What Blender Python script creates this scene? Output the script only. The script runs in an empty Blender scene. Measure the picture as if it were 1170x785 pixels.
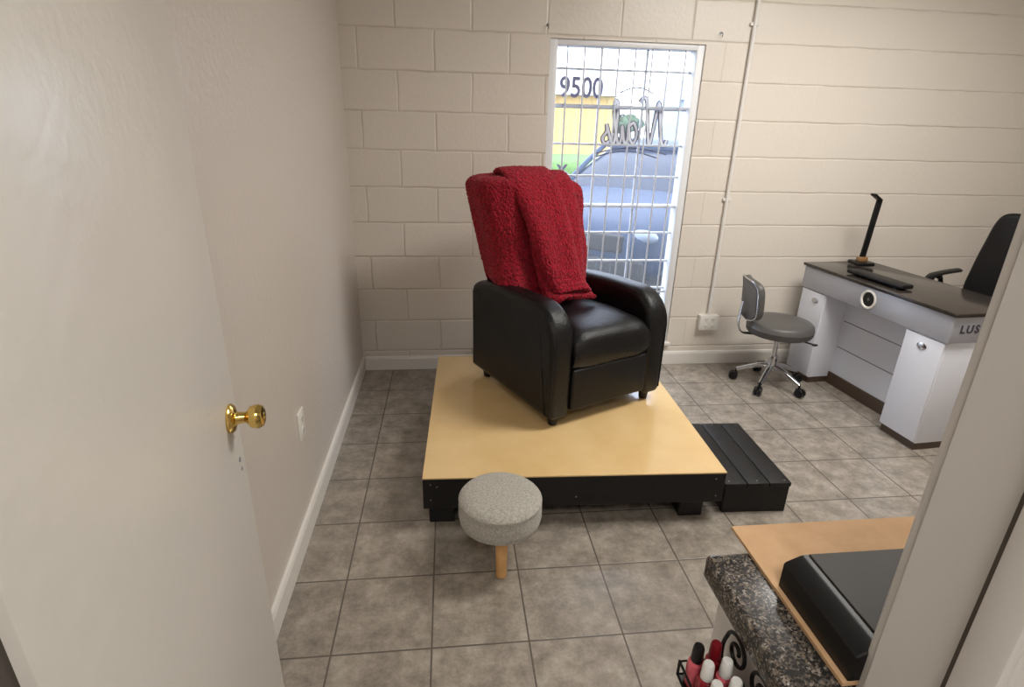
import bpy, bmesh, math, random
from mathutils import Vector, Matrix, noise
random.seed(7)
S=bpy.context.scene
COL=S.collection
try:
    S.view_settings.view_transform='Standard'
    S.view_settings.look='None'
except Exception as e: print(e)

# ---------------------------------------------------------------- materials
def lin(c):
    return tuple(((x/255)/12.92 if x/255<=0.04045 else ((x/255+0.055)/1.055)**2.4) for x in c)+(1,)
class NT:
    def __init__(s,name):
        s.m=bpy.data.materials.new(name); s.m.use_nodes=True
        s.t=s.m.node_tree; s.b=s.t.nodes['Principled BSDF']
    def n(s,ty,**k):
        o=s.t.nodes.new(ty)
        for a,b in k.items():
            if a in o.inputs: o.inputs[a].default_value=b
            else: setattr(o,a,b)
        return o
    def l(s,a,b): s.t.links.new(a,b)
def inp(nd,**k):
    for a,b in k.items(): nd.inputs[a.replace('_',' ')].default_value=b
def mat(name,c,rough=.5,metal=0,c2=None,scale=20,bump=0,bscale=None,coat=0,emit=0,sheen=0,spec=None,detail=4,lo=.35,hi=.65):
    w=NT(name); b=w.b
    b.inputs['Base Color'].default_value=lin(c); b.inputs['Roughness'].default_value=rough
    b.inputs['Metallic'].default_value=metal
    if spec is not None: b.inputs['Specular IOR Level'].default_value=spec
    if coat: b.inputs['Coat Weight'].default_value=coat
    if sheen: b.inputs['Sheen Weight'].default_value=sheen
    if emit:
        b.inputs['Emission Color'].default_value=lin(c); b.inputs['Emission Strength'].default_value=emit
    tc=w.n('ShaderNodeTexCoord')
    if c2:
        nz=w.n('ShaderNodeTexNoise'); inp(nz,Scale=scale,Detail=detail); w.l(tc.outputs['Object'],nz.inputs['Vector'])
        r=w.n('ShaderNodeValToRGB'); r.color_ramp.elements[0].position=lo; r.color_ramp.elements[1].position=hi
        r.color_ramp.elements[0].color=lin(c); r.color_ramp.elements[1].color=lin(c2)
        w.l(nz.outputs['Fac'],r.inputs['Fac']); w.l(r.outputs['Color'],b.inputs['Base Color'])
    if bump:
        nz=w.n('ShaderNodeTexNoise'); inp(nz,Scale=bscale or scale,Detail=3.0); w.l(tc.outputs['Object'],nz.inputs['Vector'])
        bp=w.n('ShaderNodeBump'); inp(bp,Strength=bump,Distance=.01); w.l(nz.outputs['Fac'],bp.inputs['Height']); w.l(bp.outputs['Normal'],b.inputs['Normal'])
    return w.m

def block_wall(name):
    w=NT(name); tc=w.n('ShaderNodeTexCoord')
    sp=w.n('ShaderNodeSeparateXYZ'); w.l(tc.outputs['Object'],sp.inputs[0])
    ax=w.n('ShaderNodeMath',operation='ADD'); ax.inputs[1].default_value=.2625+.203+.406*10; w.l(sp.outputs['X'],ax.inputs[0])
    az=w.n('ShaderNodeMath',operation='ADD'); az.inputs[1].default_value=-.337+.203*10; w.l(sp.outputs['Z'],az.inputs[0])
    cb=w.n('ShaderNodeCombineXYZ'); w.l(ax.outputs[0],cb.inputs['X']); w.l(az.outputs[0],cb.inputs['Y'])
    nz=w.n('ShaderNodeTexNoise'); inp(nz,Scale=9.0,Detail=3.0); w.l(tc.outputs['Object'],nz.inputs['Vector'])
    vs=w.n('ShaderNodeVectorMath',operation='SCALE'); vs.inputs['Scale'].default_value=.011; w.l(nz.outputs['Color'],vs.inputs[0])
    va=w.n('ShaderNodeVectorMath',operation='ADD'); w.l(cb.outputs[0],va.inputs[0]); w.l(vs.outputs[0],va.inputs[1])
    def brick(wd,ms):
        bt=w.n('ShaderNodeTexBrick'); bt.offset=.5
        inp(bt,Scale=1.0,Mortar_Size=ms,Mortar_Smooth=1.0,Brick_Width=wd,Row_Height=.203,Bias=0.0)
        bt.inputs['Color1'].default_value=(1,1,1,1); bt.inputs['Color2'].default_value=(1,1,1,1); bt.inputs['Mortar'].default_value=(0,0,0,1)
        w.l(va.outputs[0],bt.inputs['Vector']); return bt
    a=brick(.406,.009); c=brick(200.,.0075)
    mr=w.n('ShaderNodeMapRange'); inp(mr,From_Min=1.4,From_Max=1.72,To_Min=0.0,To_Max=.96); w.l(sp.outputs['X'],mr.inputs['Value'])
    mx=w.n('ShaderNodeMix',data_type='FLOAT'); w.l(mr.outputs[0],mx.inputs[0]); w.l(a.outputs['Fac'],mx.inputs[2]); w.l(c.outputs['Fac'],mx.inputs[3])
    col=w.n('ShaderNodeMix',data_type='RGBA'); col.inputs[6].default_value=lin((224,216,205)); col.inputs[7].default_value=lin((203,192,177))
    n3=w.n('ShaderNodeTexNoise'); inp(n3,Scale=3.5,Detail=4.0); w.l(tc.outputs['Object'],n3.inputs['Vector'])
    mm=w.n('ShaderNodeMath',operation='MULTIPLY'); w.l(mx.outputs[0],mm.inputs[0])
    mr2=w.n('ShaderNodeMapRange'); inp(mr2,From_Min=.35,From_Max=.65,To_Min=.1,To_Max=1.0); w.l(n3.outputs['Fac'],mr2.inputs['Value']); w.l(mr2.outputs[0],mm.inputs[1])
    w.l(mm.outputs[0],col.inputs[0]); w.l(col.outputs[2],w.b.inputs['Base Color'])
    n2=w.n('ShaderNodeTexNoise'); inp(n2,Scale=45.0,Detail=4.0); w.l(tc.outputs['Object'],n2.inputs['Vector'])
    sb=w.n('ShaderNodeMath',operation='MULTIPLY_ADD'); sb.inputs[1].default_value=-1.0; w.l(mx.outputs[0],sb.inputs[0])
    m3=w.n('ShaderNodeMath',operation='MULTIPLY'); m3.inputs[1].default_value=.35; w.l(n2.outputs['Fac'],m3.inputs[0]); w.l(m3.outputs[0],sb.inputs[2])
    bp=w.n('ShaderNodeBump'); inp(bp,Strength=.45,Distance=.007); w.l(sb.outputs[0],bp.inputs['Height']); w.l(bp.outputs['Normal'],w.b.inputs['Normal'])
    inp(w.b,Roughness=.34); return w.m

def tile_floor(name):
    w=NT(name); tc=w.n('ShaderNodeTexCoord')
    mp=w.n('ShaderNodeMapping'); mp.inputs['Location'].default_value=(.0726+6.0,-1.264+6.0,0); w.l(tc.outputs['Object'],mp.inputs['Vector'])
    bt=w.n('ShaderNodeTexBrick'); bt.offset=0.0
    inp(bt,Scale=1.0,Mortar_Size=.0032,Mortar_Smooth=.3,Brick_Width=.30,Row_Height=.30,Bias=0.0)
    bt.inputs['Color1'].default_value=(.40,.40,.40,1); bt.inputs['Color2'].default_value=(.60,.60,.60,1)
    w.l(mp.outputs[0],bt.inputs['Vector'])
    nz=w.n('ShaderNodeTexNoise'); inp(nz,Scale=11.0,Detail=12.0,Roughness=.78); w.l(tc.outputs['Object'],nz.inputs['Vector'])
    r=w.n('ShaderNodeValToRGB'); e=r.color_ramp.elements
    e[0].position=.31; e[0].color=lin((106,98,88)); e[1].position=.69; e[1].color=lin((178,169,156))
    m=r.color_ramp.elements.new(.5); m.color=lin((145,136,125))
    w.l(nz.outputs['Fac'],r.inputs['Fac'])
    ov=w.n('ShaderNodeMix',data_type='RGBA',blend_type='OVERLAY'); ov.inputs[0].default_value=.35; w.l(r.outputs['Color'],ov.inputs[6]); w.l(bt.outputs['Color'],ov.inputs[7])
    mx=w.n('ShaderNodeMix',data_type='RGBA'); w.l(bt.outputs['Fac'],mx.inputs[0]); w.l(ov.outputs[2],mx.inputs[6]); mx.inputs[7].default_value=lin((92,85,77))
    w.l(mx.outputs[2],w.b.inputs['Base Color'])
    n2=w.n('ShaderNodeTexNoise'); inp(n2,Scale=25.0,Detail=5.0); w.l(tc.outputs['Object'],n2.inputs['Vector'])
    sb=w.n('ShaderNodeMath',operation='MULTIPLY_ADD'); sb.inputs[1].default_value=-1.0; w.l(bt.outputs['Fac'],sb.inputs[0])
    m3=w.n('ShaderNodeMath',operation='MULTIPLY'); m3.inputs[1].default_value=.6; w.l(n2.outputs['Fac'],m3.inputs[0]); w.l(m3.outputs[0],sb.inputs[2])
    bp=w.n('ShaderNodeBump'); inp(bp,Strength=.3,Distance=.004); w.l(sb.outputs[0],bp.inputs['Height']); w.l(bp.outputs['Normal'],w.b.inputs['Normal'])
    inp(w.b,Roughness=.25); w.b.inputs['Specular IOR Level'].default_value=.9; return w.m

def granite(name):
    w=NT(name); tc=w.n('ShaderNodeTexCoord')
    v=w.n('ShaderNodeTexVoronoi'); inp(v,Scale=330.0); w.l(tc.outputs['Object'],v.inputs['Vector'])
    n=w.n('ShaderNodeTexNoise'); inp(n,Scale=70.0,Detail=5.0); w.l(tc.outputs['Object'],n.inputs['Vector'])
    sp=w.n('ShaderNodeSeparateXYZ'); w.l(v.outputs['Color'],sp.inputs[0])
    ad=w.n('ShaderNodeMath',operation='MULTIPLY'); w.l(sp.outputs[0],ad.inputs[0]); w.l(n.outputs['Fac'],ad.inputs[1])
    r=w.n('ShaderNodeValToRGB'); r.color_ramp.interpolation='CONSTANT'; e=r.color_ramp.elements
    e[0].color=lin((38,36,35)); e[1].position=.2; e[1].color=lin((80,74,68))
    x=e.new(.32); x.color=lin((116,104,90)); x=e.new(.40); x.color=lin((58,55,55)); x=e.new(.48); x.color=lin((138,130,120))
    w.l(ad.outputs[0],r.inputs['Fac']); w.l(r.outputs['Color'],w.b.inputs['Base Color']); inp(w.b,Roughness=.2); return w.m

def glass(name):
    w=NT(name); t=w.t; t.nodes.remove(w.b)
    o=t.nodes['Material Output']; tr=w.n('ShaderNodeBsdfTransparent'); tr.inputs[0].default_value=(.93,.96,1,1)
    g=w.n('ShaderNodeBsdfGlossy'); g.inputs['Roughness'].default_value=.03
    d=w.n('ShaderNodeBsdfTranslucent'); d.inputs[0].default_value=(.9,.95,1,1)
    m0=w.n('ShaderNodeMixShader'); m0.inputs[0].default_value=.025
    mx=w.n('ShaderNodeMixShader'); mx.inputs[0].default_value=.03
    w.l(tr.outputs[0],m0.inputs[1]); w.l(d.outputs[0],m0.inputs[2]); w.l(m0.outputs[0],mx.inputs[1]); w.l(g.outputs[0],mx.inputs[2]); w.l(mx.outputs[0],o.inputs[0]); return w.m

M={}
M['block']=block_wall('painted_block'); M['tile']=tile_floor('floor_tile'); M['granite']=granite('granite'); M['glass']=glass('window_glass')
M['wall']=mat('painted_drywall',(213,204,194),.30,bump=.25,bscale=50)
M['door']=mat('door_paint',(230,225,216),.28,bump=.16,bscale=28)
M['trim']=mat('trim_paint',(228,224,217),.4)
M['jamb']=mat('jamb_paint',(219,215,210),.45)
M['jambshade']=mat('painted_jamb_shade',(84,76,70),.6)  # dark tone standing in for shade on the door jambs
M['ceil']=mat('ceiling_paint',(228,227,225),.8)
M['whiteframe']=mat('window_frame_paint',(232,234,236),.4)
M['bar']=mat('white_bar_paint',(200,205,214),.4)
M['maple']=mat('maple_laminate',(222,188,132),.20,c2=(229,197,143),scale=6,coat=.5)
M['blackwood']=mat('black_painted_wood',(13,11,11),.5,c2=(19,17,17),scale=30,bump=.15,spec=.35)
M['leather']=mat('black_leather',(11,10,11),.42,bump=.22,bscale=120,spec=.36)
M['leather2']=mat('black_leather_smooth',(15,14,15),.45,bump=.12,bscale=60,spec=.35)
M['blackplastic']=mat('black_plastic',(14,14,15),.38,spec=.4)
M['red']=mat('red_sherpa',(112,0,20),.95,c2=(168,4,38),scale=110,bump=.65,bscale=165,sheen=.08,lo=.36,hi=.62)
M['grayfabric']=mat('heather_fabric',(158,154,144),.95,c2=(184,180,170),scale=140,bump=.45,bscale=190,sheen=.2,lo=.38,hi=.64)
M['wood']=mat('light_wood',(196,148,92),.5,c2=(212,166,108),scale=18)
M['grayvinyl']=mat('gray_vinyl',(88,86,84),.45,bump=.1,bscale=90)
M['chrome']=mat('chrome',(205,206,210),.15,1)
M['brass']=mat('brass',(222,190,112),.16,1)
M['amber']=mat('amber_plastic',(140,104,64),.25,coat=.5)
M['deskwhite']=mat('white_laminate',(226,229,238),.25)
M['desksilver']=mat('silver_laminate',(178,180,188),.26,.2)
M['desktop']=mat('dark_glass_top',(46,41,38),.14,c2=(56,50,46),scale=40)
M['toekick']=mat('brown_toe_kick',(82,66,54),.5)
M['groove']=mat('groove_gray',(140,142,150),.5)
M['black']=mat('flat_black',(8,8,8),.6)
M['card']=mat('brown_board',(190,152,112),.85,c2=(200,162,122),scale=25,bump=.1)
M['cabwhite']=mat('white_cabinet',(228,225,220),.4)
M['boxgray']=mat('smoked_lid',(56,52,48),.55,spec=.2)
M['iron']=mat('black_iron',(12,11,11),.4,.3)
M['plastwhite']=mat('white_plastic',(235,232,224),.35)
M['steel']=mat('gray_steel',(150,150,150),.35,.8)
M['ledwhite']=mat('lamp_diffuser',(255,252,246),.5,emit=2.5)
M['slate']=mat('slate_vinyl',(128,128,158),.6)
M['outline']=mat('gray_vinyl_outline',(96,98,118),.6)
M['letter']=mat('white_vinyl',(222,226,236),.6)
M['letterdark']=mat('gray_letter',(70,70,80),.5)
M['asphalt']=mat('asphalt',(66,70,76),.9,c2=(78,82,88),scale=14,bump=.3)
M['concrete']=mat('concrete',(106,106,106),.9,c2=(118,118,116),scale=9)
M['grass']=mat('grass',(64,96,38),.95,c2=(84,116,54),scale=12,bump=.6)
M['yellow']=mat('yellow_siding',(186,154,92),.8)
M['white']=mat('white_stucco',(200,204,210),.8)
M['bluegray']=mat('blue_gray_stucco',(140,154,174),.8)
M['leaf']=mat('foliage',(54,74,56),.9,c2=(76,98,72),scale=5,bump=.8)
M['carblue']=mat('car_paint',(24,44,72),.45,0,spec=.22)
M['carglass']=mat('car_glass',(10,24,46),.25,spec=.3)
M['tire']=mat('tire_rubber',(6,6,7),.8)
M['rim']=mat('alloy',(90,94,100),.3,.9)
M['light']=mat('headlight',(110,122,138),.3)
M['plate']=mat('plate_gray',(60,66,74),.5)

# ---------------------------------------------------------------- geometry helpers
def T(loc=(0,0,0),rot=(0,0,0)):
    from mathutils import Euler
    return Matrix.Translation(loc)@Euler(rot).to_matrix().to_4x4()
def merge(bm,t):
    me=bpy.data.meshes.new('tmp'); t.to_mesh(me); bm.from_mesh(me); bpy.data.meshes.remove(me); t.free()
def b_box(bm,c,s,rot=(0,0,0),bev=0,seg=3):
    t=bmesh.new(); bmesh.ops.create_cube(t,size=1)
    for v in t.verts: v.co=Vector((v.co.x*s[0],v.co.y*s[1],v.co.z*s[2]))
    if bev: bmesh.ops.bevel(t,geom=t.edges[:],offset=bev,segments=seg,affect='EDGES',profile=.5)
    bmesh.ops.transform(t,matrix=T(c,rot),verts=t.verts); merge(bm,t)
def b_cyl(bm,p0,p1,r0,r1=None,seg=24,bev=0):
    r1=r0 if r1 is None else r1
    p0=Vector(p0);p1=Vector(p1);d=p1-p0
    t=bmesh.new(); bmesh.ops.create_cone(t,cap_ends=True,segments=seg,radius1=r0,radius2=r1,depth=d.length)
    if bev:
        es=[e for e in t.edges if abs(e.verts[0].co.z-e.verts[1].co.z)<1e-6]
        bmesh.ops.bevel(t,geom=es,offset=bev,segments=3,affect='EDGES',profile=.5)
    q=Vector((0,0,1)).rotation_difference(d.normalized()).to_matrix().to_4x4()
    bmesh.ops.transform(t,matrix=Matrix.Translation((p0+p1)/2)@q,verts=t.verts); merge(bm,t)
def b_sph(bm,c,r,s=(1,1,1),seg=24):
    t=bmesh.new(); bmesh.ops.create_uvsphere(t,u_segments=seg,v_segments=seg//2,radius=r)
    for v in t.verts: v.co=Vector((v.co.x*s[0],v.co.y*s[1],v.co.z*s[2]))+Vector(c)
    merge(bm,t)
def b_lathe(bm,prof,c=(0,0,0),seg=40,rot=(0,0,0),cap=True):
    t=bmesh.new(); rings=[]
    for r,z in prof:
        rings.append([t.verts.new((max(r,1e-4)*math.cos(2*math.pi*i/seg),max(r,1e-4)*math.sin(2*math.pi*i/seg),z)) for i in range(seg)])
    for a,b in zip(rings,rings[1:]):
        for i in range(seg): t.faces.new((a[i],a[(i+1)%seg],b[(i+1)%seg],b[i]))
    if cap: t.faces.new(rings[0][::-1]); t.faces.new(rings[-1])
    bmesh.ops.transform(t,matrix=T(c,rot),verts=t.verts); merge(bm,t)
def smoothpath(pts,n=8):
    P=[Vector(p) for p in pts]; out=[]
    for i in range(len(P)-1):
        a=P[max(i-1,0)];b=P[i];c=P[i+1];d=P[min(i+2,len(P)-1)]
        for k in range(n):
            t=k/n; out.append(.5*((2*b)+(c-a)*t+(2*a-5*b+4*c-d)*t*t+(3*b-a-3*c+d)*t**3))
    out.append(P[-1]); return out
def b_tube(bm,pts,r,seg=10,smooth=0,flat=None,up0=None):
    P=smoothpath(pts,smooth) if smooth else [Vector(p) for p in pts]
    t=bmesh.new(); rings=[]; up=up0
    for i,p in enumerate(P):
        d=(P[min(i+1,len(P)-1)]-P[max(i-1,0)]).normalized()
        if up is None:
            up=Vector((0,0,1)) if abs(d.z)<.9 else Vector((1,0,0))
        s=d.cross(up).normalized(); up=s.cross(d).normalized()
        rr=r(i/(len(P)-1)) if callable(r) else r
        f=flat or (1,1)
        rings.append([t.verts.new(p+s*math.cos(2*math.pi*k/seg)*rr*f[0]+up*math.sin(2*math.pi*k/seg)*rr*f[1]) for k in range(seg)])
    for a,b in zip(rings,rings[1:]):
        for i in range(seg): t.faces.new((a[i],a[(i+1)%seg],b[(i+1)%seg],b[i]))
    t.faces.new(rings[0][::-1]); t.faces.new(rings[-1]); merge(bm,t)
def b_prism(bm,poly,axis,a,b,bev=0,seg=3):
    t=bmesh.new()
    def co(p,h): return (h,p[0],p[1]) if axis=='x' else ((p[0],h,p[1]) if axis=='y' else (p[0],p[1],h))
    A=[t.verts.new(co(p,a)) for p in poly]; B=[t.verts.new(co(p,b)) for p in poly]; n=len(poly)
    f1=t.faces.new(A); f2=t.faces.new(B[::-1])
    for i in range(n): t.faces.new((A[i],B[i],B[(i+1)%n],A[(i+1)%n]))
    bmesh.ops.recalc_face_normals(t,faces=t.faces)
    if bev: bmesh.ops.bevel(t,geom=list(set(f1.edges[:]+f2.edges[:])),offset=bev,segments=seg,affect='EDGES',profile=.5)
    merge(bm,t)
def fin(name,bm,m,parent=None,loc=(0,0,0),rot=(0,0,0),smooth=True,sub=0,label=None,cat=None,kind=None,group=None,ang=35):
    bmesh.ops.recalc_face_normals(bm,faces=bm.faces)
    me=bpy.data.meshes.new(name); bm.to_mesh(me); bm.free()
    me.materials.append(M[m] if isinstance(m,str) else m)
    if smooth:
        for p in me.polygons: p.use_smooth=True
        try: me.set_sharp_from_angle(angle=math.radians(ang))
        except Exception: pass
    o=bpy.data.objects.new(name,me); COL.objects.link(o)
    o.location=loc; o.rotation_euler=rot
    if parent: o.parent=parent
    if sub:
        md=o.modifiers.new('s','SUBSURF'); md.levels=sub; md.render_levels=sub
    if label:o['label']=label
    if cat:o['category']=cat
    if kind:o['kind']=kind
    if group:o['group']=group
    return o
def thing(name,label,cat,loc,rot=0,group=None):
    e=bpy.data.objects.new(name,None); e.empty_display_size=.05; COL.objects.link(e)
    e.location=loc; e.rotation_euler=(0,0,rot); e['label']=label; e['category']=cat
    if group:e['group']=group
    return e
def box(name,c,s,m,parent=None,bev=0,rot=(0,0,0),**k):
    bm=bmesh.new(); b_box(bm,(0,0,0),s,(0,0,0),bev); return fin(name,bm,m,parent,loc=c,rot=rot,**k)
def text(name,body,size,m,parent,loc,rot,scale=(1,1,1),ext=.0008,label=None,shear=0,bevel=0,sp=1):
    cu=bpy.data.curves.new(name,'FONT'); cu.body=body; cu.size=size; cu.extrude=ext; cu.align_x='CENTER'; cu.align_y='CENTER'; cu.shear=shear; cu.offset=bevel; cu.space_character=sp
    tmp=bpy.data.objects.new(name+'_t',cu); COL.objects.link(tmp)
    bpy.context.view_layer.update()
    me=bpy.data.meshes.new_from_object(tmp.evaluated_get(bpy.context.evaluated_depsgraph_get()))
    bpy.data.objects.remove(tmp); me.materials.clear(); me.materials.append(M[m])
    for v in me.vertices: v.co=Vector((v.co.x*scale[0],v.co.y*scale[1],v.co.z))
    me.name=name
    o=bpy.data.objects.new(name,me); COL.objects.link(o); o.location=loc; o.rotation_euler=rot; o.parent=parent
    if label:o['label']=label
    return o

WX=-.56; WY=3.38; CZ=2.55; RX=4.9
# ---------------------------------------------------------------- shell
def wallbox(name,boxes,m,**k):
    bm=bmesh.new()
    for (x0,x1,y0,y1,z0,z1) in boxes: b_box(bm,((x0+x1)/2,(y0+y1)/2,(z0+z1)/2),(x1-x0,y1-y0,z1-z0))
    return fin(name,bm,m,smooth=False,kind='structure',**k)
wx0,wx1,wz0,wz1=.563,1.447,.16,1.94
wallbox('wall_back',[(WX-.15,wx0,WY,WY+.2,0,CZ),(wx1,RX,WY,WY+.2,0,CZ),(wx0,wx1,WY,WY+.2,0,wz0),(wx0,wx1,WY,WY+.2,wz1,CZ)],'block')
wallbox('wall_left',[(WX-.12,WX,.40,WY,0,CZ)],'wall')
wallbox('wall_right',[(RX,RX+.12,-1.6,WY+.2,0,CZ)],'wall')
wallbox('wall_front',[(-1.5,-.405,.28,.40,0,CZ),(.485,RX,.28,.40,0,CZ),(-.405,.485,.28,.40,2.09,CZ)],'wall')
wallbox('wall_hall',[(-1.5,RX,-1.72,-1.6,0,CZ),(-1.62,-1.5,-1.72,.40,0,CZ)],'wall')
wallbox('floor',[(-1.62,RX,-1.72,WY,-.1,0)],'tile')
wallbox('ceiling',[(-1.62,RX+.12,-1.72,WY+.2,CZ,CZ+.1)],'ceil')
def baseboard(name,poly_axis,a,b,pos,flip):
    bm=bmesh.new()
    pr=[(0,0),(.014,0),(.014,.075),(.009,.088),(.0,.092)]
    pr=[(pos+flip*p[0],p[1]) for p in pr]
    b_prism(bm,pr,poly_axis,a,b)
    fin(name,bm,'trim',kind='structure',smooth=False)
baseboard('baseboard_left','y',.42,WY-.001,WX,1)
baseboard('baseboard_back','x',WX+.015,RX,WY,-1)
# door frame
bm=bmesh.new(); b_box(bm,(-.3895,.34,1.035),(.03,.12,2.07)); b_box(bm,(-.425,.272,1.035),(.065,.014,2.09)); fin('trim_1',bm,'jambshade',kind='structure',smooth=False)  # left jamb coloured dark, the unlit hinge-side shade put into its paint
bm=bmesh.new()
b_box(bm,(.470,.34,1.035),(.03,.12,2.07),bev=.002,seg=1)
b_box(bm,(.451,.30,1.035),(.012,.036,2.07),bev=.003,seg=2)
b_box(bm,(.505,.407,1.035),(.09,.014,2.11),bev=.004,seg=2)
b_box(bm,(.505,.272,1.035),(.065,.014,2.11),bev=.004,seg=2)
fin('trim_2',bm,'jamb',kind='structure')
bm=bmesh.new(); b_box(bm,(.4535,.322,1.035),(.004,.006,2.06)); fin('trim_shade_3',bm,'jambshade',kind='structure',smooth=False)  # thin dark strip painted in as the shadow line beside the door stop
bm=bmesh.new(); b_box(bm,(.04,.34,2.08),(.89,.12,.03)); fin('trim_4',bm,'jamb',kind='structure',smooth=False)

# open door
H=Vector((-.362,.386)); F=Vector((-.459,1.12)); dv=(F-H); ang=math.atan2(dv.y,dv.x)
door=bpy.data.objects.new('door_1',None); COL.objects.link(door); door.location=(H.x,H.y,0); door.rotation_euler=(0,0,ang); door['kind']='structure'
L=dv.length
bm=bmesh.new(); b_box(bm,(L/2,.0175,1.02),(L,.035,2.02),bev=.0025,seg=2); fin('door_slab',bm,'door',door)
kx=L-.062; kz=.92
kn=bmesh.new()
b_lathe(kn,[(.030,0),(.031,.004),(.026,.010),(.013,.014),(.011,.030),(.014,.034),(.022,.040),(.025,.050),(.025,.057),(.021,.064),(.014,.067),(.009,.066),(.006,.068)],(kx,0,kz),rot=(math.pi/2,0,0))
fin('door_knob',kn,'brass',door,label='polished brass round door knob')
for dx,dz,r in ((.02,-.11,.006),(.024,-.135,.004)):
    bm=bmesh.new(); b_cyl(bm,(kx+dx,.0,kz+dz),(kx+dx,-.0015,kz+dz),r,seg=12); fin('screw_hole',bm,'groove',door)
bm=bmesh.new(); b_box(bm,(L+.0005,.0175,kz),(.002,.025,.057),bev=.0004,seg=1); fin('latch_plate',bm,'brass',door)

# ---------------------------------------------------------------- window
win=bpy.data.objects.new('window_1',None); COL.objects.link(win); win.location=(0,WY,0); win['kind']='structure'
bm=bmesh.new(); fw=.045; cx=(wx0+wx1)/2; W=wx1-wx0; Hh=wz1-wz0; cz=(wz0+wz1)/2
for x in (wx0+fw/2,wx1-fw/2): b_box(bm,(x,.06,cz),(fw,.10,Hh),bev=.004,seg=2)
for z in (wz0+fw/2,wz1-.015): b_box(bm,(cx,.06,z),(W-2*fw+.002,.10,fw if z<1 else .03),bev=.004,seg=2)
b_box(bm,(cx,.075,1.045),(W-.09,.03,.022),bev=.004,seg=2)
fin('window_frame',bm,'whiteframe',win)
bm=bmesh.new(); b_box(bm,(cx,-.008,wz0-.008),(W+.03,.05,.022),bev=.005,seg=2); fin('window_sill',bm,'trim',win)
for k in range(2):
    box('glass_pane',(cx,.085,(wz0+.045+1.04)/2 if k==0 else (1.06+wz1-.03)/2),(W-.09,.003,.85),'glass',win,smooth=False)
for x in (wx0+.045+(W-.09)/3,wx0+.045+2*(W-.09)/3):
    bm=bmesh.new(); b_box(bm,(x,.072,cz),(.012,.02,Hh-.06),bev=.003,seg=2); fin('muntin',bm,'bar',win)
for z in (1.80,1.60,1.40,1.22,.88,.70,.52,.35):
    bm=bmesh.new(); b_box(bm,(cx,.068,z),(W-.09,.02,.012),bev=.003,seg=2); fin('muntin',bm,'bar',win)
nb=8
for i in range(nb):
    x=wx0+.055+(W-.11)*(i+.5)/nb
    bm=bmesh.new(); b_box(bm,(x,.022,cz),(.009,.009,Hh-.05),bev=.002,seg=2); fin('security_bar',bm,'bar',win)
for z in (1.61,1.045,.5):
    bm=bmesh.new(); b_box(bm,(cx,.036,z),(W-.09,.006,.012),bev=.001,seg=1); fin('security_bar_rail',bm,'bar',win)
text('window_number','9500',.150,'slate',win,(.768,.080,1.70),(math.pi/2,0,0),scale=(.86,1,1),bevel=.003,label='slate coloured street number 9500')
STK=[[(0,.12),(.04,0),(.13,.06),(.22,.55),(.30,1.0),(.36,.55),(.42,.08),(.47,.02),(.54,.5),(.62,1.02),(.72,1.08),(.80,.98)],
 [(1.0,.44),(.90,.50),(.80,.25),(.87,.02),(.98,.15),(1.03,.46),(1.03,.12),(1.11,.03),(1.20,.44),(1.20,.10),(1.28,.03),(1.42,.65),(1.41,1.0),(1.34,.85),(1.36,.12),(1.44,.03),(1.60,.46),(1.58,.30),(1.68,.13),(1.60,.0),(1.50,.06)],
 [(1.215,.64),(1.225,.68)]]
sc_=.235
def strokes(r,y,m,name):
    for s in STK:
        bm=bmesh.new(); pts=[(1.31-sc_*p[0],y,1.405+sc_*p[1]) for p in s]
        b_tube(bm,pts,r,seg=8,smooth=5,flat=(1,.12),up0=Vector((0,1,0))); fin(name,bm,m,win)
strokes(.0135,.0805,'outline','window_lettering'); strokes(.0070,.0775,'letter','window_lettering')
for zz,ww in ((1.350,.44),(1.330,.38)):
    bm=bmesh.new(); pts=[(.88+ww*t,.080,zz+.035*math.sin(math.pi*t)) for t in [i/14 for i in range(15)]]; b_tube(bm,pts,.004,seg=6,up0=Vector((0,1,0))); fin('lettering_flourish',bm,'outline',win)
bm=bmesh.new(); pts=[(1.0+.2*t,.080,1.685+.03*math.sin(math.pi*t)) for t in [i/12 for i in range(13)]]; b_tube(bm,pts,.004,seg=6,up0=Vector((0,1,0))); fin('lettering_flourish',bm,'outline',win)
text('window_lettering','X',.09,'slate',win,(.68,.080,1.245),(math.pi/2,0,0),bevel=.003)

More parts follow.
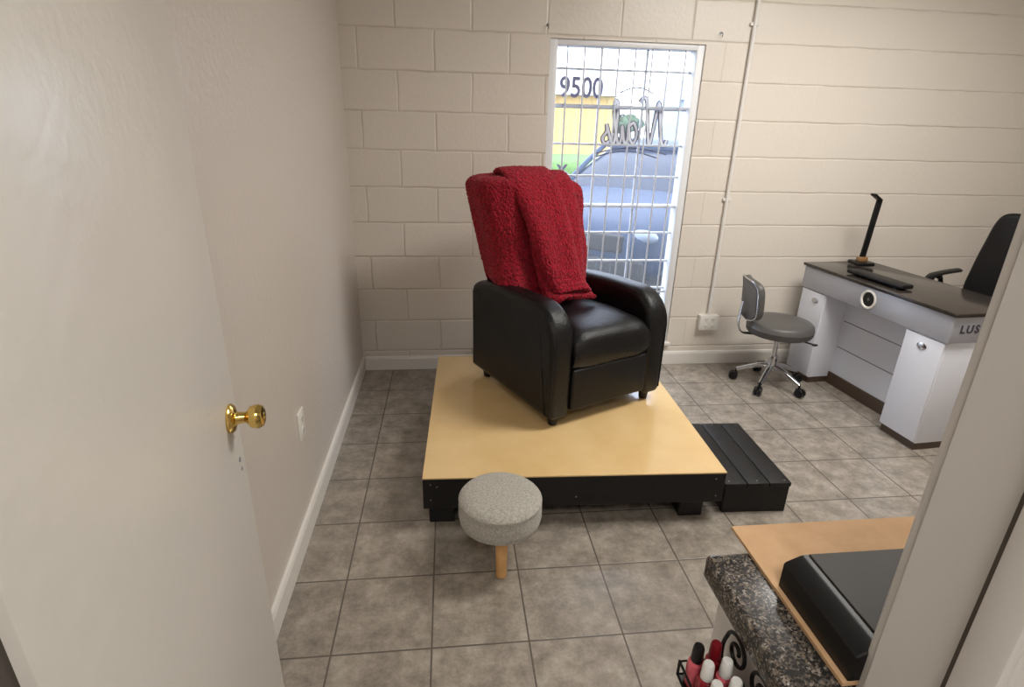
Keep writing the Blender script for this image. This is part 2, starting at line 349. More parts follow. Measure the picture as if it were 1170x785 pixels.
# hooks
for p in ((.545,2.0),(1.52,2.0)):
    bm=bmesh.new(); b_tube(bm,[(0,0,0),(0,-.02,0),(0,-.03,-.01),(0,-.026,-.022)],.003,seg=8,smooth=4); b_cyl(bm,(0,0,0),(0,-.003,0),.008)
    fin('wall_hook',bm,'steel',loc=(p[0],WY,p[1]),label='small metal curtain hook screwed above the window',cat='hook',group='hooks above the window')
bm=bmesh.new(); b_tube(bm,[(1.705,WY-.014,CZ),(1.705,WY-.014,.36)],.011,seg=14)
for z in (2.05,1.1): b_box(bm,(1.705,WY-.010,z),(.05,.012,.018),bev=.003,seg=2)
fin('conduit_pipe',bm,'cabwhite',label='cream painted electrical conduit running down the block wall',cat='pipe')
def outlet(loc,rz,w,label,gangs):
    e=thing('wall_outlet',label,'outlet',loc,rz)
    bm=bmesh.new(); b_box(bm,(0,-.004 if gangs==1 else -.022,0),(w,.008 if gangs==1 else .044,.115 if gangs==1 else .10),bev=.003,seg=2); fin('cover_plate',bm,'plastwhite',e)
    f=-.008 if gangs==1 else -.044
    for g in range(gangs):
        for dz in (.024,-.024):
            xx=(g-(gangs-1)/2)*.046
            bm=bmesh.new(); b_cyl(bm,(xx,f,dz),(xx,f-.002,dz),.016,seg=24,bev=.0005); fin('socket_face',bm,'plastwhite',e)
            bm=bmesh.new()
            for dx in (-.006,.006): b_box(bm,(xx+dx,f-.0022,dz+.002),(.002,.001,.008))
            b_cyl(bm,(xx,f-.0017,dz-.008),(xx,f-.0027,dz-.008),.0025,seg=10); fin('socket_slot',bm,'black',e,smooth=False)
outlet((WX,1.89,.44),math.pi/2,.072,'white duplex wall outlet with cover plate on the painted wall',1)
outlet((1.705,WY,.305),0,.13,'white surface mounted double outlet box under the conduit',2)

# ---------------------------------------------------------------- platform
PR=math.radians(-2.1)
pf=thing('pedicure_platform','low square platform with maple laminate top and black sides','platform',(.505,2.40,0),PR)
bm=bmesh.new(); b_box(bm,(0,0,.2275),(1.20,1.21,.005)); fin('platform_top',bm,'maple',pf,smooth=False,label='yellow maple laminate top')
bm=bmesh.new()
for y in (-.594,.594): b_box(bm,(0,y,.157),(1.20,.02,.136),bev=.002,seg=1)
for x in (-.59,.59): b_box(bm,(x,0,.157),(.02,1.17,.136),bev=.002,seg=1)
b_box(bm,(0,0,.2),(1.16,1.17,.02)); fin('side_frame',bm,'blackwood',pf)
for x in (-.53,.49):
    for y in (-.53,.53):
        bm=bmesh.new(); b_box(bm,(x,y,.0445),(.10,.09,.089),bev=.003,seg=1); fin('leg',bm,'blackwood',pf)
for x,z in ((-.57,.20),(-.545,.19),(-.57,.13),(.56,.2),(.57,.12),(.0,.13)):
    bm=bmesh.new(); b_cyl(bm,(x,-.604,z),(x,-.6055,z),.003,seg=10); fin('screw_head',bm,'steel',pf)
# step
st=thing('step_stool','black painted wooden step with plank top beside the platform','step',(1.262,2.06,0),PR)
for i,x in enumerate((-.095,.0,.095)):
    bm=bmesh.new(); b_box(bm,(x,0,.133),(.0925,.50,.02),bev=.003,seg=2); fin('top_plank',bm,'blackwood',st)
bm=bmesh.new()
for y in (-.238,.238): b_box(bm,(0,y,.0615),(.275,.02,.123),bev=.002,seg=1)
for x in (-.128,.128): b_box(bm,(x,0,.085),(.02,.456,.075),bev=.002,seg=1)
fin('step_frame',bm,'blackwood',st)
for x in (-.12,.0,.12):
    for y in (-.23,.23):
        bm=bmesh.new(); b_cyl(bm,(x,y,.143),(x,y,.1436),.003,seg=8); fin('screw_head',bm,'steel',st)

# ---------------------------------------------------------------- pouf stool
ps=thing('footstool','round gray fabric footstool with light wooden legs','stool',(.165,1.628,0))
bm=bmesh.new(); prof=[(.0,.164),(.10,.164),(.128,.168),(.143,.182),(.148,.206),(.148,.242),(.145,.264),(.148,.268),(.145,.273),(.137,.281),(.115,.289),(.07,.293),(.0,.295)]
b_lathe(bm,prof,seg=64); o=fin('cushion',bm,'grayfabric',ps,ang=80)
for a,r0,r1 in ((-90,.085,.075),(60,.135,.09),(120,.135,.09)):
    a=math.radians(a); bm=bmesh.new()
    b_cyl(bm,(r0*math.cos(a),r0*math.sin(a),0),(r1*math.cos(a),r1*math.sin(a),.168),.0195,.022,seg=20,bev=.002); fin('leg',bm,'wood',ps)

# ---------------------------------------------------------------- recliner
CR=math.radians(25.5)
rc=thing('recliner_chair','black leather recliner armchair with rounded arms','armchair',(.576,2.592,.231),CR)
def armpoly():
    P=[(.375,.05),(-.345,.05),(-.35,.06)]
    cx_,cz_,r=-.195,.395,.158
    for i in range(15):
        a=math.pi-(math.pi/2)*i/14; P.append((cx_+r*math.cos(a),cz_+r*math.sin(a)))
    P+= [(.0,.550),(.18,.538),(.32,.518),(.36,.50),(.378,.46)]
    return P
for sx in (-1,1):
    bm=bmesh.new(); x0=sx*.218; x1=sx*.342
    b_prism(bm,armpoly(),'x',min(x0,x1),max(x0,x1),bev=.034,seg=6)
    for v in bm.verts:
        if v.co.z>.45: v.co.z+=.010*(1-((v.co.x-sx*.28)/.062)**2)
    arm=fin('armrest',bm,'leather',rc,ang=60)
    bm=bmesh.new(); P=armpoly()
    b_tube(bm,[(sx*.343-sx*.014,p[0]*.985,.3+(p[1]-.3)*.965+.0) for p in P[2:]],.004,seg=8); fin('piping',bm,'leather2',arm)
bm=bmesh.new()
sp=smoothpath([(-.31,.262,0),(-.352,.272,0),(-.372,.315,0),(-.374,.365,0),(-.358,.415,0),(-.31,.447,0),(-.2,.458,0),(-.05,.454,0),(.10,.442,0),(.18,.43,0)],5)
NX=40; g=[]
for i in range(NX+1):
    s=-1+2*i/NX; f=(1-abs(s)**6)
    row=[]
    for p in sp:
        k=.72+.28*f
        yy=.02+(p.x-.02)*(.965+.035*f); zz=.30+(p.y-.30)*k
        w_=noise.noise(Vector((s*2.2,p.x*7,p.y*7)))*.006
        row.append(bm.verts.new((s*.222,yy,zz+w_)))
    g.append(row)
for r0,r1 in zip(g,g[1:]):
    for j in range(len(sp)-1): bm.faces.new((r0[j],r0[j+1],r1[j+1],r1[j]))
for r in (g[0],g[-1]): bm.faces.new(r)
fin('seat_cushion',bm,'leather',rc,ang=70)
bm=bmesh.new(); b_box(bm,(0,-.335,.172),(.444,.045,.20),bev=.014,seg=4); b_box(bm,(0,.02,.16),(.44,.62,.18),bev=.01); b_box(bm,(0,.02,.31),(.43,.60,.16),bev=.01); fin('footrest_panel',bm,'leather',rc,ang=60)
bm=bmesh.new(); b_box(bm,(0,0,0),(.42,.14,.62),bev=.06,seg=6); fin('backrest',bm,'leather',rc,loc=(-.05,.245,.66),rot=(math.radians(-9),0,0),ang=70)
for x in (-.28,.28):
    for y in (-.30,.30):
        bm=bmesh.new(); b_cyl(bm,(x,y,0),(x,y,.055),.020,.027,seg=20,bev=.002); fin('foot',bm,'blackplastic',rc)

# ---------------------------------------------------------------- blanket
def build_blanket():
    bm=bmesh.new(); a,b=.240,.118; n=4.6; NA=320; NT_=160
    yc=lambda z:.19+ (z-.4)*.155
    rings=[]
    for j in range(NT_+1):
        t=j/NT_; ring=[]
        for i in range(NA):
            th=2*math.pi*i/NA; c,s=math.cos(th),math.sin(th)
            x=math.copysign(abs(c)**(2/n),c); y=math.copysign(abs(s)**(2/n),s)
            hem=.47+.02*math.sin(th*2+1)+.012*math.sin(th*5)+( .06 if c<-.6 else 0)+ (.05*max(0,s))
            top=1.020-.010*abs(x)**3-.012*x
            if t<.88: sc=1; z=hem+(top-.055-hem)*t/.88
            else:
                q=(t-.88)/.12; sc=max((1-q**3),0)**.42 if q<1 else 0; z=top-.055+.055*math.sin(q*math.pi/2)
            wid=a*(1+.09*t)
            cx_=-.055-.045*t
            px=cx_+x*wid*sc; py=y*(b+.012)*sc+yc(z)
            f=.010*math.sin(x*5+z*3.5+y*2+1)+.006*math.sin(x*11-z*5)
            d=Vector((c,s,0)); p=Vector((px,py,z))+d*f*min(1,sc*1.2)
            nn=noise.noise(Vector((px*7,py*7,z*5)))*.022
            p+=d*nn*min(1,sc*1.2)
            ring.append(bm.verts.new(p))
        rings.append(ring)
    for r0,r1 in zip(rings,rings[1:]):
        for i in range(NA): bm.faces.new((r0[i],r0[(i+1)%NA],r1[(i+1)%NA],r1[i]))
    bmesh.ops.remove_doubles(bm,verts=bm.verts,dist=.0006)
    def strip(pts,w0,w1,lift0,NV,end,ph):
        path=smoothpath(pts,18); g=[]
        for k,p in enumerate(path):
            t=k/(len(path)-1); row=[]
            wd=w0+(w1-w0)*t
            for v in range(NV+1):
                s=-1+2*v/NV
                lift=lift0*(1-abs(s)**9)+.003*math.sin(s*4+t*4+ph)
                nx=1-min(1,t*3.2)
                q=p+Vector((s*wd/2+.006*math.sin(t*6+ph),-lift*(1-.6*nx),lift*.6*nx+(lift*.6 if t>.88 else 0)))
                if end:
                    e=max(0,(t-.75)/.25); q.y+=-.035*e*s; q.x+=0.008*e
                nn=noise.noise(Vector((q.x*8+ph,q.z*6,3)))*.007; q.y-=nn
                row.append(bm.verts.new(q))
            g.append(row)
        for r0,r1 in zip(g,g[1:]):
            for i in range(NV): bm.faces.new((r0[i],r0[i+1],r1[i+1],r1[i]))
    strip([(-.07,.40,.90),(-.07,.365,.995),(-.07,.285,1.036),(-.068,.20,1.018),(-.055,.145,.95),(-.04,.10,.83),(-.025,.062,.66),(-.012,.03,.535),(-.010,-.015,.487),(-.010,-.045,.476)],.40,.19,.026,90,True,0)
    strip([(-.125,.38,.96),(-.125,.29,1.050),(-.125,.20,1.032),(-.108,.128,.948),(-.082,.078,.82),(-.052,.036,.66),(-.030,.0,.55),(-.024,-.030,.512)],.28,.155,.024,70,True,2.0)
    return bm
bl=fin('throw_blanket',build_blanket(),'red',loc=(.576,2.592,.231),rot=(0,0,CR),ang=180,label='fuzzy deep red sherpa blanket draped over the recliner back',cat='blanket')
md=bl.modifiers.new('sol','SOLIDIFY'); md.thickness=.02; md.offset=1
md=bl.modifiers.new('sub','SUBSURF'); md.levels=1; md.render_levels=1
tx=bpy.data.textures.new('fuzz','CLOUDS'); tx.noise_scale=.009; tx.noise_depth=1
md=bl.modifiers.new('disp','DISPLACE'); md.texture=tx; md.strength=.011; md.mid_level=.5; md.texture_coords='LOCAL'

# ---------------------------------------------------------------- rolling stool
rs=thing('rolling_stool','gray vinyl rolling stool with small backrest and chrome base','stool',(2.0,3.02,0),math.radians(-12))
bm=bmesh.new(); b_lathe(bm,[(0,.345),(.165,.345),(.183,.350),(.191,.362),(.192,.385),(.194,.389),(.192,.393),(.189,.412),(.175,.425),(.12,.432),(0,.434)],seg=56); fin('seat',bm,'grayvinyl',rs,ang=50)
bm=bmesh.new(); b_cyl(bm,(0,0,.10),(0,0,.20),.025,bev=.002); b_cyl(bm,(0,0,.2),(0,0,.34),.014); b_cyl(bm,(0,0,.325),(0,0,.345),.06,bev=.003); fin('gas_column',bm,'chrome',rs)
bm=bmesh.new(); b_tube(bm,[(.02,-.02,.33),(.11,-.06,.325),(.18,-.09,.315)],.005,seg=8,smooth=4); b_sph(bm,(.185,-.092,.314),.010,(1.8,1,.8)); fin('height_lever',bm,'blackplastic',rs)
RB=.20
for i in range(5):
    a=math.radians(i*72+20); c,s=math.cos(a),math.sin(a)
    bm=bmesh.new(); b_tube(bm,[(0,0,.125),(.07*c,.07*s,.122),(.15*c,.15*s,.092),(RB*c,RB*s,.072)],lambda t:.022-.008*t,seg=12,smooth=5,flat=(.9,.8)); fin('base_arm',bm,'chrome',rs)
    cs=bmesh.new(); b_cyl(cs,(RB*c,RB*s,.05),(RB*c,RB*s,.075),.007)
    px,py=-s,c
    for q in (-.013,.013): b_cyl(cs,(RB*c+px*(q-.008)+.012*c,RB*s+py*(q-.008)+.012*s,.027),(RB*c+px*(q+.008)+.012*c,RB*s+py*(q+.008)+.012*s,.027),.027,seg=24,bev=.003)
    b_box(cs,(RB*c,RB*s,.044),(.03,.03,.016),rot=(0,0,a),bev=.005)
    fin('caster',cs,'blackplastic',rs)
bm=bmesh.new(); b_tube(bm,[(-.04,0,.338),(-.17,0,.335),(-.225,0,.345),(-.25,0,.40),(-.248,0,.50),(-.245,0,.54)],.010,seg=10,smooth=6,flat=(2.0,.6)); fin('back_bracket',bm,'chrome',rs)
def padpoly(hw,hh,n=4,k=40):
    return [(math.copysign(abs(math.cos(2*math.pi*i/k))**(2/n),math.cos(2*math.pi*i/k))*hw,math.copysign(abs(math.sin(2*math.pi*i/k))**(2/n),math.sin(2*math.pi*i/k))*hh) for i in range(k)]
bm=bmesh.new(); b_prism(bm,padpoly(.145,.122),'x',-.024,.024,bev=.018,seg=5)
for v in bm.verts: v.co.x+=1.6*v.co.y**2
fin('backrest',bm,'grayvinyl',rs,loc=(-.215,0,.562),rot=(0,math.radians(-6),0),ang=60)
bm=bmesh.new(); b_prism(bm,padpoly(.142,.118),'x',-.004,.004,bev=.003,seg=2)
for v in bm.verts: v.co.x+=1.6*v.co.y**2
fin('backrest_shell',bm,'grayvinyl',rs,loc=(-.241,0,.562),rot=(0,math.radians(-6),0))
bm=bmesh.new(); pp=padpoly(.146,.122,k=64); b_tube(bm,[(1.6*p[0]**2,p[0],p[1]) for p in pp]+[(1.6*pp[0][0]**2,pp[0][0],pp[0][1])],.005,seg=8); fin('chrome_rim',bm,'chrome',rs,loc=(-.238,0,.562),rot=(0,math.radians(-6),0))

# ---------------------------------------------------------------- manicure desk
dk=thing('manicure_desk','white and silver manicure desk with dark top','desk',(2.497,2.74,0),math.radians(4.5))
bm=bmesh.new(); b_box(bm,(0,0,.728),(.47,1.06,.018),bev=.004,seg=3); fin('tabletop',bm,'desktop',dk,label='dark brown glossy top')
bm=bmesh.new(); b_box(bm,(0,0,.652),(.45,1.04,.132),bev=.006,seg=3); ap=fin('apron',bm,'desksilver',dk,label='silver apron band')
bm=bmesh.new(); b_lathe(bm,[(.038,0),(.050,0),(.053,.003),(.051,.008),(.044,.009),(.040,.006),(.038,.0)],(-.225,-.02,.655),rot=(0,-math.pi/2,0),cap=False); fin('vent_ring',bm,'plastwhite',ap)
bm=bmesh.new(); b_cyl(bm,(-.2235,-.02,.655),(-.2285,-.02,.655),.0385)
fin('vent_mesh',bm,'black',ap)
bm=bmesh.new()
b_tube(bm,[(-.2295,-.030,.655),(-.2295,-.010,.655)],.0015,seg=6); b_tube(bm,[(-.2295,-.02,.645),(-.2295,-.02,.665)],.0015,seg=6)
fin('vent_grille',bm,'steel',ap,smooth=False)
for (y0,y1) in ((-.51,-.285),(.30,.51)):
    ym=(y0+y1)/2; w=y1-y0
    bm=bmesh.new(); b_box(bm,(.0,ym,.313),(.42,w,.545),bev=.003,seg=2); cb=fin('pedestal_cabinet',bm,'deskwhite',dk)
    bm=bmesh.new(); b_box(bm,(-.214,ym,.315),(.014,w-.008,.53),bev=.003,seg=2); dr=fin('cabinet_door',bm,'deskwhite',cb)
    bm=bmesh.new(); b_lathe(bm,[(.014,0),(.017,.001),(.017,.003),(.013,.005),(0,.005)],(0,0,0),seg=30,rot=(0,-math.pi/2,0))
    for v in bm.verts: v.co.y*=1.6
    fin('handle',bm,'chrome',dr,loc=(-.221,ym+(.0 if y0<0 else -.03),.53))
    bm=bmesh.new(); b_box(bm,(.0,ym,.02),(.405,w-.012,.04)); fin('toe_kick',bm,'toekick',dk,smooth=False)
bm=bmesh.new(); b_box(bm,(-.05,.0075,.33),(.02,.585,.51)); pn=fin('modesty_panel',bm,'deskwhite',dk,smooth=False)
for z in (.42,.25):
    bm=bmesh.new(); b_box(bm,(-.0605,.0075,z),(.002,.56,.006)); fin('panel_groove',bm,'groove',pn,smooth=False)
bm=bmesh.new(); b_box(bm,(-.055,.0075,.0375),(.03,.585,.075)); fin('toe_kick',bm,'toekick',dk,smooth=False)
text('desk_lettering','LUS',.055,'letterdark',dk,(-.125,-.5215,.655),(math.pi/2,0,0),bevel=.0018,sp=1.3,label='gray lettering reading LUS')

def dl(x,y,z):
    v=Matrix.Rotation(math.radians(4.5),4,'Z')@Vector((x,y,0)); return (2.497+v.x,2.74+v.y,z)
lp=thing('desk_lamp','slim black LED desk lamp with amber hinge standing on the desk','lamp',dl(.08,.42,.738),0)
bm=bmesh.new(); b_box(bm,(0,0,.012),(.10,.12,.022),bev=.008,seg=3); fin('lamp_base',bm,'blackplastic',lp)
bm=bmesh.new(); b_box(bm,(0,0,.036),(.055,.045,.032),bev=.008,seg=3); fin('hinge',bm,'amber',lp)
bm=bmesh.new(); b_box(bm,(.008,0,.215),(.036,.014,.37),rot=(0,math.radians(3),0),bev=.004,seg=3); fin('lamp_arm',bm,'blackplastic',lp)
bm=bmesh.new(); b_box(bm,(-.022,-.02,.412),(.10,.034,.012),rot=(0,math.radians(22),math.radians(25)),bev=.004,seg=3); fin('lamp_head',bm,'blackplastic',lp)
hr=thing('hand_rest','low black padded manicure hand rest on the desk top','hand rest',dl(-.14,.04,.737),math.radians(6))
bm=bmesh.new(); b_box(bm,(0,0,.019),(.085,.38,.024),bev=.011,seg=5); fin('pad',bm,'leather2',hr)
for y in (-.14,.14):
    bm=bmesh.new(); b_box(bm,(0,y,.004),(.06,.02,.008),bev=.001); fin('foot',bm,'blackplastic',hr)
# office chair
oc=thing('office_chair','black office chair with armrests behind the desk','chair',(3.16,2.84,0),math.radians(22))
bm=bmesh.new(); b_box(bm,(0,0,.47),(.48,.48,.09),bev=.035,seg=5); fin('seat',bm,'leather2',oc)
bm=bmesh.new(); b_prism(bm,[(p[0]*(1-.40*max(0,p[1]+.1)),p[1]) for p in padpoly(.225,.29,n=7,k=56)],'x',-.04,.04,bev=.032,seg=6)
for v in bm.verts: v.co.x+=-.4*v.co.y**2
fin('backrest',bm,'leather2',oc,loc=(.25,0,.79),rot=(0,math.radians(9),0),ang=60)
for z in (.66,.78,.90):
    bm=bmesh.new(); b_tube(bm,[(.213+(z-.79)*.16-.4*y*y,y,z) for y in (-.19,-.1,0,.1,.19)],.004,seg=8); fin('stitching',bm,'black',oc)
for y in (-.25,.25):
    bm=bmesh.new(); b_tube(bm,[(.16,y,.46),(.10,y*1.12,.50),(.02,y*1.15,.66),(-.02,y*1.15,.68),],.014,seg=10,smooth=6)
    b_tube(bm,[(.20,y*1.13,.70),(.05,y*1.15,.70),(-.08,y*1.15,.695),(-.14,y*1.12,.675)],.022,seg=12,smooth=6,flat=(1.2,.6)); fin('armrest',bm,'blackplastic',oc)
bm=bmesh.new(); b_cyl(bm,(0,0,.10),(0,0,.43),.025); fin('gas_column',bm,'blackplastic',oc)
for i in range(5):
    a=math.radians(i*72); c,s=math.cos(a),math.sin(a); bm=bmesh.new(); b_tube(bm,[(0,0,.12),(.15*c,.15*s,.11),(.27*c,.27*s,.07)],lambda t:.026-.010*t,seg=10,smooth=4); fin('base_arm',bm,'blackplastic',oc)
    bm=bmesh.new(); b_cyl(bm,(.27*c-s*.02,.27*s+c*.02,.028),(.27*c+s*.02,.27*s-c*.02,.028),.028,bev=.004); b_cyl(bm,(.27*c,.27*s,.03),(.27*c,.27*s,.075),.008); fin('caster',bm,'blackplastic',oc)

# ---------------------------------------------------------------- counter near the doorway
cb=thing('reception_cabinet','white cabinet under the granite worktop beside the doorway','cabinet',(.8,.515,0))
bm=bmesh.new(); b_box(bm,(.005,0.003,.4575),(.800,.206,.795),bev=.002,seg=1); b_box(bm,(0.005,0,.03),(.76,.17,.06)); fin('cabinet_body',bm,'cabwhite',cb)
bm=bmesh.new(); b_box(bm,(.79,.523,.878),(.83,.215,.042),bev=.008,seg=4); fin('worktop',bm,'granite',label='dark speckled granite worktop on the white cabinet',cat='worktop')
bm=bmesh.new(); b_box(bm,(.82,.545,.902),(.76,.27,.005)); fin('brown_board',bm,'card',smooth=False,label='flat brown hardboard sheet lying on the granite worktop',cat='board')
cr=thing('black_case','low black case with smoked gray lid on the brown board','case',(.447,.484,.905))
bm=bmesh.new()
b_prism(bm,[(0,0),(.0,.038),(.003,.041),(.022,.050),(.026,.051),(.50,.051),(.50,0)],'y',-.074,.074,bev=.002,seg=1); fin('case_body',bm,'blackplastic',cr,ang=20)
bm=bmesh.new(); b_box(bm,(.262,0,.052),(.46,.142,.003),bev=.001,seg=1); fin('lid',bm,'boxgray',cr,label='smoked dark gray flat lid')

# wire rack
SX=.028
rk=thing('wire_rack','black wrought iron rack hung on the side of the cabinet','rack',(SX,.0,0))
X0,X1,Y0,Y1=.300,.362,.430,.565; zb=.735
def part(pts,r,name='rail',**k):
    bm=bmesh.new(); b_tube(bm,pts,r,seg=8,**k); fin(name,bm,'iron',rk)
for z,r in ((zb,.0022),(zb+.026,.0022)): part([(X0,Y0,z),(X1,Y0,z),(X1,Y1,z),(X0,Y1,z),(X0,Y0,z)],r)
for x in (X0,X1):
    for y in (Y0,Y1): part([(x,y,zb),(x,y,zb+.027)],.0022,'post')
bm=bmesh.new(); b_box(bm,((X0+X1)/2,(Y0+Y1)/2,zb-.001),(X1-X0,Y1-Y0,.002)); fin('shelf',bm,'iron',rk)
def scroll(cy,cz,dirn,r0=.022,x=.3655):
    pts=[]
    for i in range(40):
        a=i/39*3.0*math.pi; r=r0*(1-.80*i/39); pts.append((x,cy+dirn*r*math.cos(a),cz+r*math.sin(a)))
    part(pts,.0030,'scrollwork')
scroll(.536,.806,1,.028); scroll(.474,.810,-1,.028); scroll(.508,.760,1,.020)
part([(.3655,.564,zb),(.3655,.570,.78),(.3655,.564,.808)],.0030,'scrollwork',smooth=5)
part([(.3655,.446,zb),(.3655,.441,.78),(.3655,.446,.812)],.0030,'scrollwork',smooth=5)
cols={'crimson':(140,12,28),'pink':(206,92,104),'maroon':(96,12,24),'clear':(206,196,188)}
for k,c in cols.items(): M['pol_'+k]=mat('polish_'+k,c,.1,coat=.6)
M['capwhite']=mat('white_cap',(232,230,226),.35); M['capblack']=mat('black_cap',(20,18,18),.35); M['capred']=mat('red_cap',(120,14,26),.35)
B=[(.316,.549,'pink','capblack'),(.343,.551,'crimson','capred'),(.318,.521,'crimson','capwhite'),(.346,.523,'pink','capwhite'),(.316,.491,'maroon','capwhite'),(.344,.493,'crimson','capwhite'),(.319,.460,'crimson','capwhite'),(.346,.462,'clear','capwhite')]
for x,y,c,cp in B:
    e=thing('nail_polish_bottle','%s nail polish bottle with %s cap in the iron rack'%(c,cp[3:]),'nail polish',(x+SX,y,zb+.001),0,group='nail polish bottles in the wire rack')
    bm=bmesh.new(); b_lathe(bm,[(.0,0),(.010,0),(.0120,.002),(.0125,.006),(.0125,.036),(.0112,.042),(.006,.045),(.0055,.048),(.0,.048)],seg=24); fin('bottle',bm,'pol_'+c,e)
    bm=bmesh.new(); b_lathe(bm,[(.0,.046),(.0084,.046),(.0088,.048),(.0078,.070),(.0066,.073),(0,.073)],seg=24); fin('cap',bm,cp,e)

# ---------------------------------------------------------------- outside
bm=bmesh.new(); b_box(bm,(3,19,-.11),(60,30.8,.1)); fin('ground',bm,'asphalt',kind='structure',smooth=False)
bm=bmesh.new(); b_box(bm,(3,4.05,-.05),(16,.9,.1)); fin('sidewalk',bm,'concrete',kind='structure',smooth=False)
bm=bmesh.new(); b_box(bm,(3,20.5,.2),(50,6,.6),bev=.2); fin('grass_verge',bm,'grass',label='green grass strip beyond the parking lot',cat='grass',kind='stuff')
bd=thing('yellow_building','yellow sided building with white fascia across the lot','building',(1.0,26,-.06))
bm=bmesh.new(); b_box(bm,(0,2,1.45),(12.6,4,2.9))
for i in range(40): b_box(bm,(-6.1+i*.31,-.03,1.4),(.05,.06,2.8))
fin('wall',bm,'yellow',bd,smooth=False)
bm=bmesh.new(); b_box(bm,(0,1.9,3.35),(13.0,4.8,1.0)); fin('fascia',bm,'white',bd,smooth=False)
b2=thing('storefront_building','pale blue gray storefront building across the lot','building',(17.2,31,-.06))
bm=bmesh.new(); b_box(bm,(0,2,2.0),(10,4,4.0)); b_box(bm,(0,-.2,3.3),(10.2,.5,.5)); fin('wall',bm,'bluegray',b2,smooth=False)
for i in range(4):
    bm=bmesh.new(); b_box(bm,(-3.7+i*2.4,-.03,1.6),(1.8,.08,2.2)); fin('window',bm,'carglass',b2,smooth=False)
for i,(x,y,r) in enumerate(((8.6,28,.5),(10.1,33.5,.6),(11.2,36,.6))):
    e=thing('tree','leafy green tree beyond the parking lot','tree',(x,y,-.06),group='trees beyond the lot')
    bm=bmesh.new(); b_cyl(bm,(0,0,0),(0,0,1.8),.12,.09); fin('trunk',bm,'toekick',e)
    bm=bmesh.new()
    for k in range(9): b_sph(bm,(random.uniform(-1,1)*r*1.2,random.uniform(-1,1)*r*.5,1.5+random.uniform(0,1)*r),r*.5,seg=14)
    for v in bm.verts: v.co+=noise.noise_vector(v.co*2.6)*.12
    fin('foliage',bm,'leaf',e)

def car(loc,rz):
    e=thing('parked_car','dark blue sedan parked outside the window','car',loc,rz)
    def loft(st,m,name,n=5.0,seg=36,parent=e,lbl=None):
        bm=bmesh.new(); rings=[]
        for (x,w,z0,z1,tp) in st:
            ring=[]
            for i in range(seg):
                a=2*math.pi*i/seg; c,s=math.cos(a),math.sin(a)
                yy=math.copysign(abs(c)**(2/n),c); zz=math.copysign(abs(s)**(2/n),s)
                f=(zz+1)/2; ring.append(bm.verts.new((x,yy*w*(1-(1-tp)*f),z0+(z1-z0)*f)))
            rings.append(ring)
        for a,b in zip(rings,rings[1:]):
            for i in range(seg): bm.faces.new((a[i],a[(i+1)%seg],b[(i+1)%seg],b[i]))
        bm.faces.new(rings[0][::-1]); bm.faces.new(rings[-1]); return fin(name,bm,m,parent,ang=50,label=lbl)
    loft([(-2.28,.62,.38,.60,.9),(-2.22,.74,.28,.68,.92),(-2.05,.84,.22,.76,.92),(-1.6,.90,.2,.84,.92),(-1.0,.92,.2,.93,.92),(-.5,.92,.2,.98,.93),(.6,.92,.2,.99,.93),(1.6,.91,.2,1.0,.92),(2.1,.86,.25,.98,.9),(2.3,.78,.35,.86,.9)],'carblue','car_body')
    loft([(-.95,.80,.90,.93,.96),(-.6,.80,.90,1.14,.86),(-.15,.79,.9,1.36,.78),(.0,.79,.9,1.39,.76),(1.0,.79,.9,1.40,.76),(1.35,.78,.9,1.32,.78),(1.75,.76,.9,1.1,.85),(1.95,.74,.9,.96,.9)],'carglass','car_windows',n=6)
    loft([(-.22,.60,1.33,1.37,.95),(0.,.635,1.37,1.43,.92),(.5,.64,1.385,1.45,.92),(1.0,.635,1.38,1.44,.92),(1.3,.60,1.33,1.38,.95)],'carblue','roof',n=4)
    for sy in (-1,1):
        for pts,r in (([(-.92,sy*.77,.93),(-.55,sy*.70,1.16),(-.17,sy*.625,1.37)],.03),([(1.2,sy*.62,1.38),(1.6,sy*.68,1.2),(1.95,sy*.70,.97)],.04),([(.45,sy*.80,.95),(.46,sy*.72,1.17),(.47,sy*.63,1.39)],.03)):
            bm=bmesh.new(); b_tube(bm,pts,r,seg=8,smooth=4); fin('window_pillar',bm,'carblue',e)
    for x in (-1.42,1.42):
        for sy in (-1,1):
            bm=bmesh.new(); b_cyl(bm,(x,sy*.70,.33),(x,sy*.93,.33),.33,seg=40,bev=.03); wh=fin('wheel',bm,'tire',e)
            bm=bmesh.new(); b_cyl(bm,(x,sy*.90,.33),(x,sy*.938,.33),.07,bev=.005)
            for k in range(5):
                a=k*math.tau/5; b_tube(bm,[(x,sy*.935,.33),(x+.2*math.cos(a),sy*.93,.33+.2*math.sin(a))],.022,seg=8)
            b_tube(bm,[(x+.21*math.cos(t*math.tau/24),sy*.932,.33+.21*math.sin(t*math.tau/24)) for t in range(25)],.016,seg=8); fin('rim',bm,'rim',wh)
    for sy in (-1,1):
        bm=bmesh.new(); b_sph(bm,(-2.12,sy*.62,.64),.15,(.7,1.0,.45)); fin('headlight',bm,'light',e)
        bm=bmesh.new(); b_sph(bm,(-.62,sy*.98,.98),.10,(.6,1,.7)); fin('side_mirror',bm,'carblue',e)
    bm=bmesh.new(); b_box(bm,(-2.27,0,.58),(.06,1.0,.16),bev=.02); fin('grille',bm,'black',e)
    bm=bmesh.new(); b_box(bm,(-2.24,0,.33),(.12,1.4,.24),bev=.03); fin('lower_grille',bm,'black',e)
    bm=bmesh.new(); b_box(bm,(-2.312,0,.45),(.015,.32,.13),bev=.004); fin('license_plate',bm,'plate',e)
car((2.55,6.95,-.06),math.radians(52))

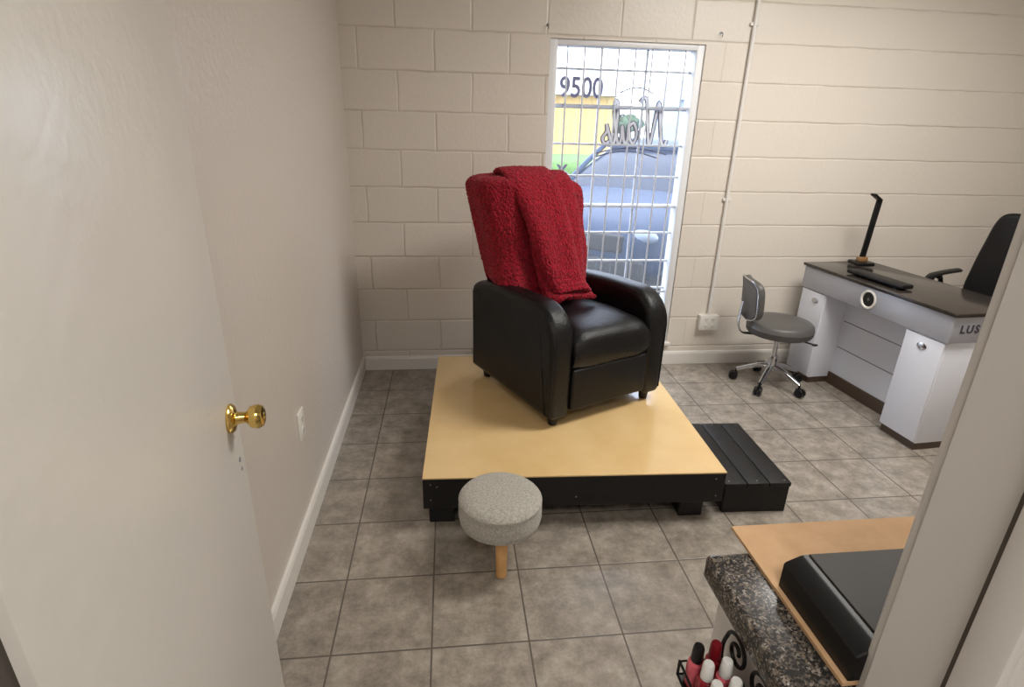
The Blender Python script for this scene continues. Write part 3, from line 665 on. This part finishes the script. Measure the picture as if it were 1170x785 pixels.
# ---------------------------------------------------------------- lights
def fixture(loc,size,e,col=(1,.968,.92)):
    f=thing('ceiling_light','flat white rectangular ceiling light panel','ceiling light',(loc[0],loc[1],CZ))
    bm=bmesh.new(); b_box(bm,(0,0,-.02),(size[0],size[1],.04),bev=.004,seg=1); fin('housing',bm,'plastwhite',f)
    bm=bmesh.new(); b_box(bm,(0,0,-.042),(size[0]-.04,size[1]-.04,.005)); fin('diffuser',bm,'ledwhite',f,smooth=False)
    l=bpy.data.lights.new('ceiling_lamp','AREA'); l.shape='RECTANGLE'; l.size=size[0]; l.size_y=size[1]; l.energy=e; l.color=col
    o=bpy.data.objects.new('ceiling_lamp',l); COL.objects.link(o); o.parent=f; o.location=(0,0,-.05)
fixture((1.9,1.9),(1.2,.6),53)
fixture((.1,-.6),(.6,.6),23)
l=bpy.data.lights.new('sun','SUN'); l.energy=2.0; l.angle=math.radians(3); l.color=(1,.97,.92)
o=bpy.data.objects.new('sun',l); COL.objects.link(o); o.location=(0,0,8); o.rotation_euler=(math.radians(48),0,math.radians(-30))
w=bpy.data.worlds.new('world'); S.world=w; w.use_nodes=True; nt=w.node_tree
bg=nt.nodes['Background']; sky=nt.nodes.new('ShaderNodeTexSky')
try:
    sky.sky_type='NISHITA'; sky.sun_disc=False; sky.sun_elevation=math.radians(35); sky.sun_rotation=math.radians(200)
except Exception as ex: print(ex)
mx=nt.nodes.new('ShaderNodeMix'); mx.data_type='RGBA'; mx.inputs[0].default_value=.7; mx.inputs[7].default_value=(.95,.97,1.04,1)
sc=nt.nodes.new('ShaderNodeMix'); sc.data_type='RGBA'; sc.blend_type='MULTIPLY'; sc.inputs[0].default_value=1; sc.inputs[7].default_value=(.12,.12,.12,1)
nt.links.new(sky.outputs[0],sc.inputs[6]); nt.links.new(sc.outputs[2],mx.inputs[6]); nt.links.new(mx.outputs[2],bg.inputs[0]); bg.inputs[1].default_value=8.0

# ---------------------------------------------------------------- camera
cd=bpy.data.cameras.new('camera'); cam=bpy.data.objects.new('camera',cd); COL.objects.link(cam)
cd.sensor_width=36; cd.lens=36*638/1170; cd.clip_start=.02
fwd=Vector((.1088,.9255,-.3631)).normalized(); rt=Vector((.9938,-.107,.025)); rt=(rt-fwd*rt.dot(fwd)).normalized(); up=rt.cross(fwd)
mw=Matrix((( rt.x,up.x,-fwd.x,0),(rt.y,up.y,-fwd.y,0),(rt.z,up.z,-fwd.z,1.49),(0,0,0,1)))
cam.matrix_world=mw
S.camera=cam
